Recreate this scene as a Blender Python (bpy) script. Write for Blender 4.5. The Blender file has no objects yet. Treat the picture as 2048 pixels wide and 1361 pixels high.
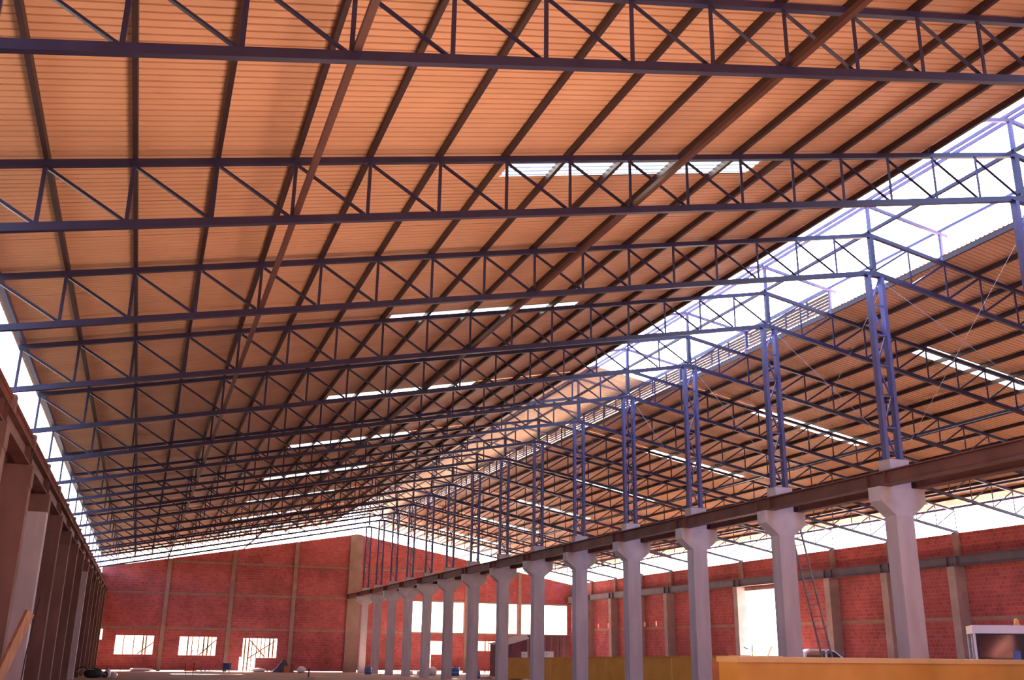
import bpy, math, random
from mathutils import Matrix, Vector
random.seed(7)
scn = bpy.context.scene
COL = scn.collection

# ------------------------------------------------------------------ camera
H = 1.3                                   # eye height; the ground falls gently away from here
cam_d = bpy.data.cameras.new('camera'); cam = bpy.data.objects.new('camera', cam_d); COL.objects.link(cam)
cam_d.sensor_fit = 'HORIZONTAL'; cam_d.sensor_width = 36.0; cam_d.lens = 36.0 * 1959.2 / 2048.0
cam_d.clip_start = 0.1; cam_d.clip_end = 2000
right = Vector((0.93897942, -0.34369309, 0.01388207)); up = Vector((-0.11579927, -0.2778494, 0.95361955)); fwd = Vector((0.32389533, 0.89703666, 0.30069428))
m = Matrix.Identity(4)
for i in range(3):
    m[i][0] = right[i]; m[i][1] = up[i]; m[i][2] = -fwd[i]
m[2][3] = H
cam.matrix_world = m
scn.camera = cam

# ------------------------------------------------------------------ world, sun, exposure
SUN_DIR = Vector((1.02, 1.35, 1.0)).normalized()      # towards the sun
w = bpy.data.worlds.new('world'); scn.world = w; w.use_nodes = True
nt = w.node_tree; nt.nodes.clear()
sky = nt.nodes.new('ShaderNodeTexSky'); sky.sky_type = 'NISHITA'; sky.sun_disc = False
sky.sun_elevation = math.asin(SUN_DIR.z); sky.sun_rotation = math.atan2(SUN_DIR.x, SUN_DIR.y)
sky.air_density = 1.0; sky.dust_density = 2.0; sky.ozone_density = 1.0
bg = nt.nodes.new('ShaderNodeBackground'); bg.inputs['Strength'].default_value = 0.62
wo = nt.nodes.new('ShaderNodeOutputWorld')
tint = nt.nodes.new('ShaderNodeMix'); tint.data_type = 'RGBA'; tint.blend_type = 'MULTIPLY'; tint.inputs[0].default_value = 1.0; tint.inputs[7].default_value = (1.08, 0.95, 1.12, 1)
nt.links.new(sky.outputs[0], tint.inputs[6]); nt.links.new(tint.outputs[2], bg.inputs[0]); nt.links.new(bg.outputs[0], wo.inputs[0])
sd = bpy.data.lights.new('sun', 'SUN'); sd.energy = 78.0; sd.angle = math.radians(0.6); sd.color = (1.0, 0.93, 0.84)
so = bpy.data.objects.new('sun', sd); COL.objects.link(so)
so.rotation_euler = SUN_DIR.to_track_quat('Z', 'Y').to_euler(); so.location = (60, 0, 60)
scn.view_settings.view_transform = 'Standard'; scn.view_settings.look = 'None'
scn.view_settings.gamma = 1.0; scn.view_settings.use_curve_mapping = False
scn.view_settings.exposure = 0.74
scn.cycles.max_bounces = 10; scn.cycles.diffuse_bounces = 6; scn.cycles.sample_clamp_indirect = 8.0

# ------------------------------------------------------------------ materials
def mat(name, c1, c2=None, rough=0.7, metal=0.0, scale=3.0, rnd=0.0, bump=0.0, bscale=30.0, spec=0.5, stretch=None, coat=0.0):
    ma = bpy.data.materials.new(name); ma.use_nodes = True
    n = ma.node_tree; b = n.nodes['Principled BSDF']
    b.inputs['Roughness'].default_value = rough; b.inputs['Metallic'].default_value = metal
    b.inputs['Specular IOR Level'].default_value = spec
    if coat: b.inputs['Coat Weight'].default_value = coat
    geo = n.nodes.new('ShaderNodeNewGeometry')
    vec = geo.outputs['Position']
    if stretch:
        mp = n.nodes.new('ShaderNodeMapping'); mp.inputs['Scale'].default_value = stretch
        n.links.new(vec, mp.inputs['Vector']); vec = mp.outputs[0]
    tx = n.nodes.new('ShaderNodeTexNoise'); tx.inputs['Scale'].default_value = scale; tx.inputs['Detail'].default_value = 5
    n.links.new(vec, tx.inputs['Vector'])
    rp = n.nodes.new('ShaderNodeValToRGB'); rp.color_ramp.elements[0].position = 0.3; rp.color_ramp.elements[1].position = 0.7
    rp.color_ramp.elements[0].color = (*c1, 1); rp.color_ramp.elements[1].color = (*(c2 or c1), 1)
    n.links.new(tx.outputs['Fac'], rp.inputs[0]); out = rp.outputs[0]
    if rnd:
        oi = n.nodes.new('ShaderNodeObjectInfo'); hs = n.nodes.new('ShaderNodeHueSaturation')
        mr = n.nodes.new('ShaderNodeMapRange'); mr.inputs['To Min'].default_value = 1 - rnd; mr.inputs['To Max'].default_value = 1 + rnd
        n.links.new(oi.outputs['Random'], mr.inputs['Value']); n.links.new(mr.outputs[0], hs.inputs['Value'])
        n.links.new(out, hs.inputs['Color']); out = hs.outputs[0]
    n.links.new(out, b.inputs['Base Color'])
    if bump:
        t2 = n.nodes.new('ShaderNodeTexNoise'); t2.inputs['Scale'].default_value = bscale
        n.links.new(geo.outputs['Position'], t2.inputs['Vector'])
        bp = n.nodes.new('ShaderNodeBump'); bp.inputs['Strength'].default_value = bump; bp.inputs['Distance'].default_value = 0.02
        n.links.new(t2.outputs['Fac'], bp.inputs['Height']); n.links.new(bp.outputs[0], b.inputs['Normal'])
    return ma

def brick_mat(name, a, b_, mortar):
    ma = bpy.data.materials.new(name); ma.use_nodes = True
    n = ma.node_tree; b = n.nodes['Principled BSDF']; b.inputs['Roughness'].default_value = 0.9
    geo = n.nodes.new('ShaderNodeNewGeometry'); sp = n.nodes.new('ShaderNodeSeparateXYZ'); ad = n.nodes.new('ShaderNodeMath')
    cb = n.nodes.new('ShaderNodeCombineXYZ'); br = n.nodes.new('ShaderNodeTexBrick')
    n.links.new(geo.outputs['Position'], sp.inputs[0]); n.links.new(sp.outputs[0], ad.inputs[0]); n.links.new(sp.outputs[1], ad.inputs[1])
    n.links.new(ad.outputs[0], cb.inputs[0]); n.links.new(sp.outputs[2], cb.inputs[1]); n.links.new(cb.outputs[0], br.inputs['Vector'])
    br.inputs['Scale'].default_value = 1.0; br.inputs['Brick Width'].default_value = 0.34; br.inputs['Row Height'].default_value = 0.25
    br.inputs['Mortar Size'].default_value = 0.015; br.inputs['Mortar Smooth'].default_value = 0.2; br.inputs['Bias'].default_value = -0.1
    br.inputs['Color1'].default_value = (*a, 1); br.inputs['Color2'].default_value = (*b_, 1); br.inputs['Mortar'].default_value = (*mortar, 1)
    tx = n.nodes.new('ShaderNodeTexNoise'); tx.inputs['Scale'].default_value = 0.5; tx.inputs['Detail'].default_value = 6
    n.links.new(geo.outputs['Position'], tx.inputs['Vector'])
    mr = n.nodes.new('ShaderNodeMapRange'); mr.inputs['From Min'].default_value = 0.3; mr.inputs['From Max'].default_value = 0.7
    mr.inputs['To Min'].default_value = 0.75; mr.inputs['To Max'].default_value = 1.2; n.links.new(tx.outputs['Fac'], mr.inputs['Value'])
    hs = n.nodes.new('ShaderNodeHueSaturation'); n.links.new(mr.outputs[0], hs.inputs['Value']); n.links.new(br.outputs['Color'], hs.inputs['Color'])
    n.links.new(hs.outputs[0], b.inputs['Base Color'])
    bp = n.nodes.new('ShaderNodeBump'); bp.inputs['Strength'].default_value = 0.6; bp.inputs['Distance'].default_value = 0.02; bp.invert = True
    n.links.new(br.outputs['Fac'], bp.inputs['Height']); n.links.new(bp.outputs[0], b.inputs['Normal'])
    return ma

def translucent_mat(name, c):
    ma = bpy.data.materials.new(name); ma.use_nodes = True
    n = ma.node_tree; b = n.nodes['Principled BSDF']; b.inputs['Base Color'].default_value = (*c, 1); b.inputs['Roughness'].default_value = 0.5
    tr = n.nodes.new('ShaderNodeBsdfTranslucent'); tr.inputs['Color'].default_value = (*c, 1)
    mx = n.nodes.new('ShaderNodeMixShader'); mx.inputs[0].default_value = 0.75
    o = n.nodes['Material Output']
    n.links.new(b.outputs[0], mx.inputs[1]); n.links.new(tr.outputs[0], mx.inputs[2]); n.links.new(mx.outputs[0], o.inputs['Surface'])
    return ma

STEEL = mat('navy_steel_paint', (0.018, 0.016, 0.055), (0.026, 0.024, 0.075), rough=0.4, scale=2.5, rnd=0.12)
STEEL_L = mat('blue_grey_steel_paint', (0.07, 0.08, 0.20), (0.095, 0.105, 0.25), rough=0.42, scale=2.5, rnd=0.1)
PURLIN = mat('purlin_red_oxide', (0.028, 0.013, 0.019), (0.045, 0.02, 0.024), rough=0.5, scale=1.2, rnd=0.1)
TIE = mat('brown_tie_paint', (0.075, 0.03, 0.028), (0.12, 0.05, 0.04), rough=0.5, scale=1.1, rnd=0.1)
LOUV = mat('slate_blue_louver', (0.014, 0.016, 0.036), (0.02, 0.023, 0.05), rough=0.65, scale=2, spec=0.25)
RUST = mat('rusty_beam', (0.13, 0.055, 0.05), (0.22, 0.10, 0.085), rough=0.6, scale=1.1, rnd=0.15, bump=0.2)
ROOF = mat('bare_roof_sheet', (0.66, 0.40, 0.25), (0.74, 0.46, 0.29), rough=0.5, scale=0.7, rnd=0.05, spec=0.35)
LANT = mat('pale_lantern_sheet', (0.74, 0.68, 0.62), (0.8, 0.74, 0.68), rough=0.5, scale=0.7, rnd=0.04)
SKYL = translucent_mat('translucent_skylight_sheet', (0.36, 0.37, 0.34))
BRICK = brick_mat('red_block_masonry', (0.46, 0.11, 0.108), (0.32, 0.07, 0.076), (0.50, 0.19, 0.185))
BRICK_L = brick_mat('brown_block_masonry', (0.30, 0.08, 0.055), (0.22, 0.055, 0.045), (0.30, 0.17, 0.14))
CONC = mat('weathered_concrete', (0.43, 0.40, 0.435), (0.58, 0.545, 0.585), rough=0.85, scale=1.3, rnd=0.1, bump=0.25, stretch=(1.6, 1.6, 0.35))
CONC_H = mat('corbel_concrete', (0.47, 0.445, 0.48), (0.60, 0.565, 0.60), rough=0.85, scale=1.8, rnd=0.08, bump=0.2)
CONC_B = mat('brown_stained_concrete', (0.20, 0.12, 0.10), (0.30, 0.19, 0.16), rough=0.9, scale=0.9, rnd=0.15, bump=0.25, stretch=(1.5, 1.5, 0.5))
CONC_W = mat('pale_plaster', (0.60, 0.60, 0.62), (0.74, 0.74, 0.76), rough=0.85, scale=1.4, bump=0.15, stretch=(1.5, 1.5, 0.5))
CONC_F = mat('brown_grey_concrete', (0.27, 0.18, 0.15), (0.36, 0.25, 0.21), rough=0.9, scale=1.2, rnd=0.1, bump=0.2)
SOIL = mat('red_earth_floor', (0.28, 0.172, 0.125), (0.39, 0.255, 0.195), rough=0.95, scale=0.35, bump=0.4, bscale=4.0)
SOIL_O = mat('red_earth_outside', (0.36, 0.27, 0.22), (0.46, 0.36, 0.30), rough=0.95, scale=0.2, bump=0.4, bscale=3.0)
GROUND_D = mat('dark_ground_low_bounce', (0.05, 0.045, 0.03), (0.075, 0.065, 0.045), rough=0.95, scale=0.6, bump=0.6, bscale=5.0)  # dark brown ground, added out of view to cut bounce under the left eave
YEL = mat('yellow_crane_paint', (0.62, 0.30, 0.03), (0.74, 0.38, 0.05), rough=0.4, scale=1.2, bump=0.03, spec=0.5)
YEL_T = mat('pale_trim_and_lit_top', (0.74, 0.47, 0.16), (0.8, 0.52, 0.2), rough=0.45, scale=2)  # pale trim; on the near girder its sunlit top put into the paint
ORG = mat('orange_brown_primer', (0.42, 0.14, 0.05), (0.52, 0.2, 0.07), rough=0.5, scale=2)
WOOD = mat('raw_timber', (0.42, 0.24, 0.13), (0.58, 0.36, 0.21), rough=0.8, scale=3, rnd=0.2, stretch=(6, 6, 0.6))
WOODD = mat('darkened_timber', (0.10, 0.055, 0.035), (0.17, 0.10, 0.06), rough=0.85, scale=3, rnd=0.3)  # tone darkened to offset bounce from the ground outside
WHITE = mat('white_paint', (0.78, 0.78, 0.8), (0.84, 0.84, 0.86), rough=0.3, scale=2, coat=0.4)
DARK = mat('dark_rubber', (0.02, 0.018, 0.022), (0.035, 0.03, 0.035), rough=0.6, scale=4)
GLASS = mat('dark_window_glass', (0.015, 0.015, 0.03), (0.02, 0.02, 0.035), rough=0.06, scale=1, spec=0.8)
BLUE = mat('blue_plastic', (0.06, 0.13, 0.38), (0.09, 0.17, 0.45), rough=0.4, scale=3)
SACK = mat('white_cement_sack', (0.66, 0.64, 0.66), (0.78, 0.76, 0.77), rough=0.8, scale=5, bump=0.4)
MAROON = mat('dark_maroon_boards', (0.11, 0.035, 0.05), (0.16, 0.05, 0.065), rough=0.75, scale=2, rnd=0.25)
ZINC = mat('grey_zinc_sheet', (0.42, 0.43, 0.48), (0.55, 0.56, 0.6), rough=0.45, metal=0.3, scale=2)
NAVYT = mat('navy_tarpaulin', (0.03, 0.03, 0.07), (0.05, 0.05, 0.1), rough=0.6, scale=4, bump=0.4, bscale=6)
GREY = mat('grey_galvanised', (0.35, 0.35, 0.38), (0.45, 0.45, 0.48), rough=0.4, metal=0.5, scale=3)
GREYB = mat('dull_grey_beam', (0.10, 0.085, 0.11), (0.15, 0.125, 0.155), rough=0.55, scale=1.2, rnd=0.1)
CONC_G = mat('grey_brown_concrete', (0.33, 0.26, 0.25), (0.43, 0.35, 0.33), rough=0.9, scale=1.2, rnd=0.1, bump=0.2)
LADR = mat('worn_ladder_steel', (0.22, 0.16, 0.16), (0.34, 0.27, 0.27), rough=0.5, scale=4)
SKIN = mat('skin', (0.35, 0.19, 0.13), rough=0.6)
SHIRT = mat('pale_blue_cloth', (0.35, 0.42, 0.62), (0.4, 0.47, 0.66), rough=0.85, scale=6)
TROUS = mat('dark_trousers', (0.05, 0.05, 0.08), rough=0.85)
HAIR = mat('dark_hair', (0.02, 0.015, 0.012), rough=0.7)
TAIL = mat('amber_lens', (0.9, 0.35, 0.04), rough=0.2, coat=0.5)

# ------------------------------------------------------------------ builders
class MB:
    """collects faces, then links them as one mesh object"""
    def __init__(s): s.v = []; s.f = []
    def hexa(s, c):
        b = len(s.v); s.v += [tuple(x) for x in c]
        s.f += [tuple(b + i for i in q) for q in ((0, 3, 2, 1), (4, 5, 6, 7), (0, 1, 5, 4), (1, 2, 6, 5), (2, 3, 7, 6), (3, 0, 4, 7))]
        return s
    def box(s, x0, x1, y0, y1, z0, z1):
        return s.hexa([(x0, y0, z0), (x1, y0, z0), (x1, y1, z0), (x0, y1, z0), (x0, y0, z1), (x1, y0, z1), (x1, y1, z1), (x0, y1, z1)])
    def extrude(s, prof, a, b, upv=(0, 0, 1)):
        """closed 2-d profile (side, up) swept from a to b"""
        a = Vector(a); b = Vector(b); d = (b - a).normalized(); u = Vector(upv)
        if abs(d.dot(u)) > 0.99: u = Vector((0, 1, 0))
        sd_ = d.cross(u).normalized(); u = sd_.cross(d).normalized()
        k = len(s.v); n = len(prof)
        for p in (a, b): s.v += [tuple(p + sd_ * q[0] + u * q[1]) for q in prof]
        for i in range(n):
            j = (i + 1) % n; s.f.append((k + i, k + j, k + n + j, k + n + i))
        s.f.append(tuple(k + n - 1 - i for i in range(n))); s.f.append(tuple(k + n + i for i in range(n)))
        return s
    def bar(s, a, b, w, h, upv=(0, 0, 1)):
        return s.extrude([(-w / 2, -h / 2), (w / 2, -h / 2), (w / 2, h / 2), (-w / 2, h / 2)], a, b, upv)
    def angle(s, a, b, l, t=0.014, upv=(0, 0, 1)):
        h = l / 2
        return s.extrude([(-h, -h), (h, -h), (h, -h + t), (-h + t, -h + t), (-h + t, h), (-h, h)], a, b, upv)
    def ibeam(s, a, b, w, h, tf, tw):
        W = w / 2; T = tw / 2; h2 = h / 2
        return s.extrude([(-W, -h2), (W, -h2), (W, -h2 + tf), (T, -h2 + tf), (T, h2 - tf), (W, h2 - tf), (W, h2), (-W, h2), (-W, h2 - tf), (-T, h2 - tf), (-T, -h2 + tf), (-W, -h2 + tf)], a, b)
    def prism(s, poly, y0, y1, axis='y'):
        """polygon in (x,z) extruded along y, or in (y,z) extruded along x"""
        k = len(s.v); n = len(poly)
        for t in (y0, y1):
            s.v += [((p[0], t, p[1]) if axis == 'y' else (t, p[0], p[1])) for p in poly]
        for i in range(n):
            j = (i + 1) % n; s.f.append((k + i, k + j, k + n + j, k + n + i))
        s.f.append(tuple(k + n - 1 - i for i in range(n))); s.f.append(tuple(k + n + i for i in range(n)))
        return s
    def tube(s, pts, r, n=8):
        if not isinstance(r, (list, tuple)): r = [r] * len(pts)
        k = len(s.v); P = [Vector(p) for p in pts]
        for i, p in enumerate(P):
            d = (P[min(i + 1, len(P) - 1)] - P[max(i - 1, 0)]).normalized()
            u = Vector((0, 0, 1)) if abs(d.z) < 0.9 else Vector((1, 0, 0))
            a = d.cross(u).normalized(); b = a.cross(d).normalized()
            s.v += [tuple(p + (a * math.cos(t) + b * math.sin(t)) * r[i]) for t in [2 * math.pi * j / n for j in range(n)]]
        for i in range(len(P) - 1):
            for j in range(n):
                j2 = (j + 1) % n; s.f.append((k + i * n + j, k + i * n + j2, k + (i + 1) * n + j2, k + (i + 1) * n + j))
        s.f.append(tuple(k + n - 1 - j for j in range(n))); s.f.append(tuple(k + (len(P) - 1) * n + j for j in range(n)))
        return s
    def lathe(s, prof, c=(0, 0, 0), n=16):
        """profile (r, z) turned about the vertical through c"""
        k = len(s.v)
        for r, z in prof:
            s.v += [(c[0] + r * math.cos(2 * math.pi * j / n), c[1] + r * math.sin(2 * math.pi * j / n), c[2] + z) for j in range(n)]
        for i in range(len(prof) - 1):
            for j in range(n):
                j2 = (j + 1) % n; s.f.append((k + i * n + j, k + i * n + j2, k + (i + 1) * n + j2, k + (i + 1) * n + j))
        s.f.append(tuple(k + n - 1 - j for j in range(n))); s.f.append(tuple(k + (len(prof) - 1) * n + j for j in range(n)))
        return s
    def blob(s, c, rad, n=12, mrows=7, wob=0.12, flat=0.0, seed=0):
        rg = random.Random(seed); k = len(s.v)
        for i in range(mrows + 1):
            ph = math.pi * i / mrows
            for j in range(n):
                th = 2 * math.pi * j / n; q = 1 + rg.uniform(-wob, wob) * math.sin(ph)
                z = -math.cos(ph)
                if z < -flat and flat: z = -flat
                s.v.append((c[0] + rad[0] * math.sin(ph) * math.cos(th) * q, c[1] + rad[1] * math.sin(ph) * math.sin(th) * q, c[2] + rad[2] * z * q))
        for i in range(mrows):
            for j in range(n):
                j2 = (j + 1) % n; s.f.append((k + i * n + j, k + i * n + j2, k + (i + 1) * n + j2, k + (i + 1) * n + j))
        return s
    def mesh(s, name, ma, smooth=False):
        me = bpy.data.meshes.new(name); me.from_pydata(s.v, [], s.f); me.materials.append(ma); me.validate()
        if smooth: me.polygons.foreach_set('use_smooth', [True] * len(me.polygons))
        me.update(); return me
    def build(s, name, ma, parent=None, smooth=False, loc=None):
        return link(name, s.mesh(name, ma, smooth), parent, loc)

def link(name, me, parent=None, loc=None):
    o = bpy.data.objects.new(name, me); COL.objects.link(o)
    if parent: o.parent = parent
    if loc: o.location = loc
    return o

def tag(o, label=None, cat=None, group=None, kind=None):
    if label: o['label'] = label
    if cat: o['category'] = cat
    if group: o['group'] = group
    if kind: o['kind'] = kind
    return o

def thing(name, loc, label=None, cat=None, group=None, kind=None, rz=0.0):
    o = bpy.data.objects.new(name, None); COL.objects.link(o); o.location = loc; o.rotation_euler = (0, 0, rz); o.empty_display_size = 0.3
    return tag(o, label, cat, group, kind)

def children(o): return [c for c in bpy.data.objects if c.parent == o]
def copy_tree(root, kids, loc):
    r = root.copy(); COL.objects.link(r); r.location = loc
    for ch, gs in kids:
        c = ch.copy(); COL.objects.link(c); c.parent = r
        for g in gs:
            d = g.copy(); COL.objects.link(d); d.parent = c
    return r

ORD = ['first', 'second', 'third', 'fourth', 'fifth', 'sixth', 'seventh', 'eighth', 'ninth', 'tenth', 'eleventh', 'twelfth', 'thirteenth', 'fourteenth', 'fifteenth', 'sixteenth', 'seventeenth', 'eighteenth']

# ------------------------------------------------------------------ key dimensions (metres)
XL, XC = -4.088, 21.376
XR = 2 * XC - XL
BAY = 6.0
Y2 = 18.23
def YK(k): return Y2 + (k - 2) * BAY
YF = YK(17)                               # inner face of the far gable wall
def Z(z): return z + H
ZBC, ZTC, ZBL, ZTL = Z(11.963), Z(13.305), Z(6.826), Z(8.097)
NP = 17; PX = (XC - XL) / NP
def px(i): return XL + i * PX
ZBR, ZTR = Z(7.26), Z(8.62)               # eave levels on the doorway side, a little higher
def zb(i, s=-1): e = ZBL if s < 0 else ZBR; return e + (ZBC - e) * i / NP
def zt(i, s=-1): e = ZTL if s < 0 else ZTR; return e + (ZTC - e) * i / NP
ST = (ZTC - ZTL) / (XC - XL); STR = (ZTC - ZTR) / (XC - XL)
def zroof(x): return ZTC - (ST if x < XC else STR) * abs(x - XC)
def gz(y): return -0.012 * y              # ground level
Y0 = -11.0                                # front end of the hall, behind the viewer

# ------------------------------------------------------------------ ground
f = MB(); ys = [Y0, YF + 0.3]
f.hexa([(XL - 0.3, ys[0], gz(ys[0]) - 0.3), (XR + 0.3, ys[0], gz(ys[0]) - 0.3), (XR + 0.3, ys[1], gz(ys[1]) - 0.3), (XL - 0.3, ys[1], gz(ys[1]) - 0.3),
        (XL - 0.3, ys[0], gz(ys[0])), (XR + 0.3, ys[0], gz(ys[0])), (XR + 0.3, ys[1], gz(ys[1])), (XL - 0.3, ys[1], gz(ys[1]))])
tag(f.build('floor', SOIL), kind='structure')
g = MB(); g.v = [(XL - 0.3, -200, gz(-200) - 0.06), (300, -200, gz(-200) - 0.06), (300, 420, gz(420) - 0.06), (XL - 0.3, 420, gz(420) - 0.06)]; g.f = [(0, 1, 2, 3)]
gr = MB(); gr.v = [(-250, -200, gz(-200) - 0.05), (XL - 0.3, -200, gz(-200) - 0.05), (XL - 0.3, 420, gz(420) - 0.05), (-250, 420, gz(420) - 0.05)]; gr.f = [(0, 1, 2, 3)]
tag(gr.build('ground_dark_unseen', GROUND_D), kind='structure')  # unseen dark strip, added to dim the light reaching the left roof
tag(g.build('ground_outside', SOIL_O), kind='structure')

# ------------------------------------------------------------------ walls
def cells(mb, u0, u1, v0, v1, holes, put):
    """rectangle u0..u1 x v0..v1 less the holes, as boxes"""
    us = sorted({u0, u1, *[min(max(h[i], u0), u1) for h in holes for i in (0, 1)]})
    vs = sorted({v0, v1, *[min(max(h[i], v0), v1) for h in holes for i in (2, 3)]})
    for a, b in zip(us[:-1], us[1:]):
        for c, d in zip(vs[:-1], vs[1:]):
            mu, mv = (a + b) / 2, (c + d) / 2
            if any(h[0] < mu < h[1] and h[2] < mv < h[3] for h in holes): continue
            put(mb, a, b, c, d)

def side_wall(name, x_in, out, top, ring, bm, holes, cap, proud=0.22):
    """long wall along y; x_in = inner face, out = +1/-1 outwards"""
    root = thing(name, (x_in, 0, 0), kind='structure')
    T = 0.22
    def put(mb, a, b, c, d): mb.box(min(0, out * T), max(0, out * T), a, b, c, d)
    for k in range(-2, 17):
        a, b = YK(k) + 0.2, YK(k + 1) - 0.2
        hs = [h for h in holes if h[1] > a and h[0] < b]
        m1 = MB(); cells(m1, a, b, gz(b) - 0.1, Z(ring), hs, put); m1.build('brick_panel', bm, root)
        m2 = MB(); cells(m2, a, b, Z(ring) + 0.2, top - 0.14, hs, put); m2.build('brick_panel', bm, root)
        m3 = MB(); cells(m3, a, b, Z(ring), Z(ring) + 0.2, hs, lambda mb, a_, b_, c_, d_: mb.box(min(-out * 0.02, out * T), max(-out * 0.02, out * T), a_, b_, c_, d_)); m3.build('ring_beam', CONC_F, root)
        m4 = MB().box(min(-out * 0.02, out * T), max(-out * 0.02, out * T), a, b, top - 0.14, top); m4.build('wall_cap', bm, root)
    for k in range(-2, 18):
        MB().box(min(-out * proud, out * T), max(-out * proud, out * T), YK(k) - 0.2, YK(k) + 0.2, Z(cap), top + 0.02).build('upper_pilaster', CONC_F, root)
        MB().box(min(0, out * T), max(0, out * T), YK(k) - 0.2, YK(k) + 0.2, gz(YK(k)) - 0.1, Z(cap)).build('lower_pilaster', CONC_F, root)
    return root

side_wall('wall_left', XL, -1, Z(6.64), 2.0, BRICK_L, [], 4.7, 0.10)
DOOR = (67.5, 72.0, -9, Z(4.83))
slots = [(y - 0.14, y + 0.14, Z(2.25), Z(2.72)) for y in (100.8, 98.3, 90.0, 87.6)]
side_wall('wall_right', XR, 1, Z(7.2), 2.0, BRICK, [DOOR] + slots, 5.15)
# plastered reveal of the doorway
dr = thing('door_1', (XR, DOOR[1], gz(70)), kind='structure')
MB().box(-0.03, 0.24, -0.02, 0.10, 0, DOOR[3] - gz(70)).build('jamb', CONC_W, dr)
MB().box(-0.03, 0.24, DOOR[0] - DOOR[1] - 0.1, DOOR[0] - DOOR[1] + 0.02, 0, DOOR[3] - gz(70)).build('jamb', CONC_W, dr)
MB().box(-0.03, 0.24, DOOR[0] - DOOR[1] - 0.1, 0.1, DOOR[3] - gz(70), DOOR[3] - gz(70) + 0.22).build('lintel', CONC_F, dr)

# far gable wall
gw = thing('wall_back', (0, YF, 0), kind='structure')
GX = [XL + i * (XR - XL) / 8 for i in range(9)]
def gtop(x): return Z(7.236) + (11.747 - 7.236) * (1 - abs(x - XC) / (XC - XL))
R1, R2, R3 = Z(1.40), Z(4.80), Z(7.95); RB = 0.2
gf = gz(YF)
GH = {0: [(-2.0, 1.56, Z(-1.05), Z(0.74)), (-3.5, -3.28, Z(0.3), Z(1.3)), (-3.5, -3.36, Z(4.9), Z(5.9))], 1: [(4.02, 7.59, Z(-1.08), Z(0.70))],
      2: [(10.24, 13.69, Z(-1.25), Z(0.64)), (10.0, 11.65, -9, Z(-1.2))],
      5: [(27.95, 33.85, R1 + RB, R2), (29.6, 32.3, Z(-0.72), Z(0.67)), (29.9, 30.25, -9, Z(-0.72))],
      6: [(34.35, 40.2, R1 + RB, R2), (35.4, 38.0, Z(-0.28), Z(0.74))], 7: [(40.7, 46.35, R1 + RB, R2)]}
def gput(mb, a, b, c, d): mb.box(a, b, 0, 0.22, c, d)
for i in range(8):
    a, b = GX[i] + (0.2 if i else 0), GX[i + 1] - (0.2 if i < 7 else 0)
    if i == 3: b = XC - 0.7
    if i == 4: a = XC + 0.7
    hs = GH.get(i, [])
    lift = 0.07 if i < 4 else 0.19
    m1 = MB(); cells(m1, a, b, gf + lift, R1, hs, gput); m1.build('brick_panel', BRICK, gw)
    m2 = MB(); cells(m2, a, b, R1 + RB, R2, hs, gput)
    if m2.f: m2.build('brick_panel', BRICK, gw)
    MB().box(a, b, -0.03, 0.22, R1, R1 + RB).build('ring_beam', CONC_F, gw)
    MB().box(a, b, -0.03, 0.22, R2, R2 + RB).build('ring_beam', CONC_F, gw)
    ta, tb = gtop(a), gtop(b)
    if i in (0, 7):
        m3 = MB(); m3.prism([(a, R2 + RB), (b, R2 + RB), (b, tb), (a, ta)], 0, 0.22)
        m3.build('brick_panel', BRICK, gw)
    else:
        MB().prism([(a, R2 + RB), (b, R2 + RB), (b, R3), (a, R3)], 0, 0.22).build('brick_panel', BRICK, gw)
        MB().box(a, b, -0.03, 0.22, R3, R3 + RB).build('ring_beam', CONC_F, gw)
        MB().prism([(a, R3 + RB), (b, R3 + RB), (b, tb), (a, ta)], 0, 0.22).build('brick_panel', BRICK, gw)
for i, x in enumerate(GX):
    if i in (0, 8): continue
    if i == 4:
        MB().prism([(x - 0.7, gf - 0.1), (x + 0.7, gf - 0.1), (x + 0.7, gtop(x + 0.7)), (x, gtop(x)), (x - 0.7, gtop(x - 0.7))], -0.25, 0.22).build('pilaster', CONC_F, gw)
    else:
        MB().box(x - 0.2, x + 0.2, -0.12, 0.22, gf - 0.1, gtop(x) - 0.02).build('pilaster', CONC_F, gw)

# near gable behind the viewer
nw = thing('wall_front', (0, Y0, 0), kind='structure')
for i in range(8):
    a, b = GX[i] + 0.2, GX[i + 1] - 0.2
    MB().prism([(a, gz(Y0) - 0.1), (b, gz(Y0) - 0.1), (b, gtop(b)), (a, gtop(a))], -0.22, 0).build('brick_panel', BRICK_L, nw)
for i, x in enumerate(GX): MB().box(x - 0.2, x + 0.2, -0.22, 0.08, gz(Y0) - 0.1, gtop(x) - 0.02).build('pilaster', CONC_F, nw)

# ------------------------------------------------------------------ roof sheets (ceiling)
SW = 1.0; PITCH = 0.2
def sheet_mesh(name, ma, x0, x1, lift=0.0, base=0.24, up=0.0, wid=SW):
    """corrugated sheet following the roof slope from x0 to x1, one cover width in y"""
    prof = []; n = int(round(wid / PITCH)); hh = 0.05
    for j in range(n):
        y = j * PITCH
        prof += [(y, 0), (y + 0.152, 0), (y + 0.158, hh), (y + 0.192, hh)]
    prof.append((n * PITCH - 0.002, 0)); prof.append((n * PITCH + 0.05, 0.003))
    mb = MB()
    for y, z in prof:
        mb.v += [(x0, y, zroof(x0) + base + up + z + lift), (x1, y, zroof(x1) + base + up + z + lift)]
    for i in range(len(prof) - 1):
        mb.f.append((2 * i, 2 * i + 1, 2 * i + 3, 2 * i + 2))
    return mb.mesh(name, ma)
XE = px(15) + 0.06                        # upper edge of the sheets beside the ridge opening
cl = thing('ceiling_left', (0, 0, 0), kind='structure'); cr = thing('ceiling_right', (0, 0, 0), kind='structure')
def mir(x): return 2 * XC - x
xl0 = XL - 0.22
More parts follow.
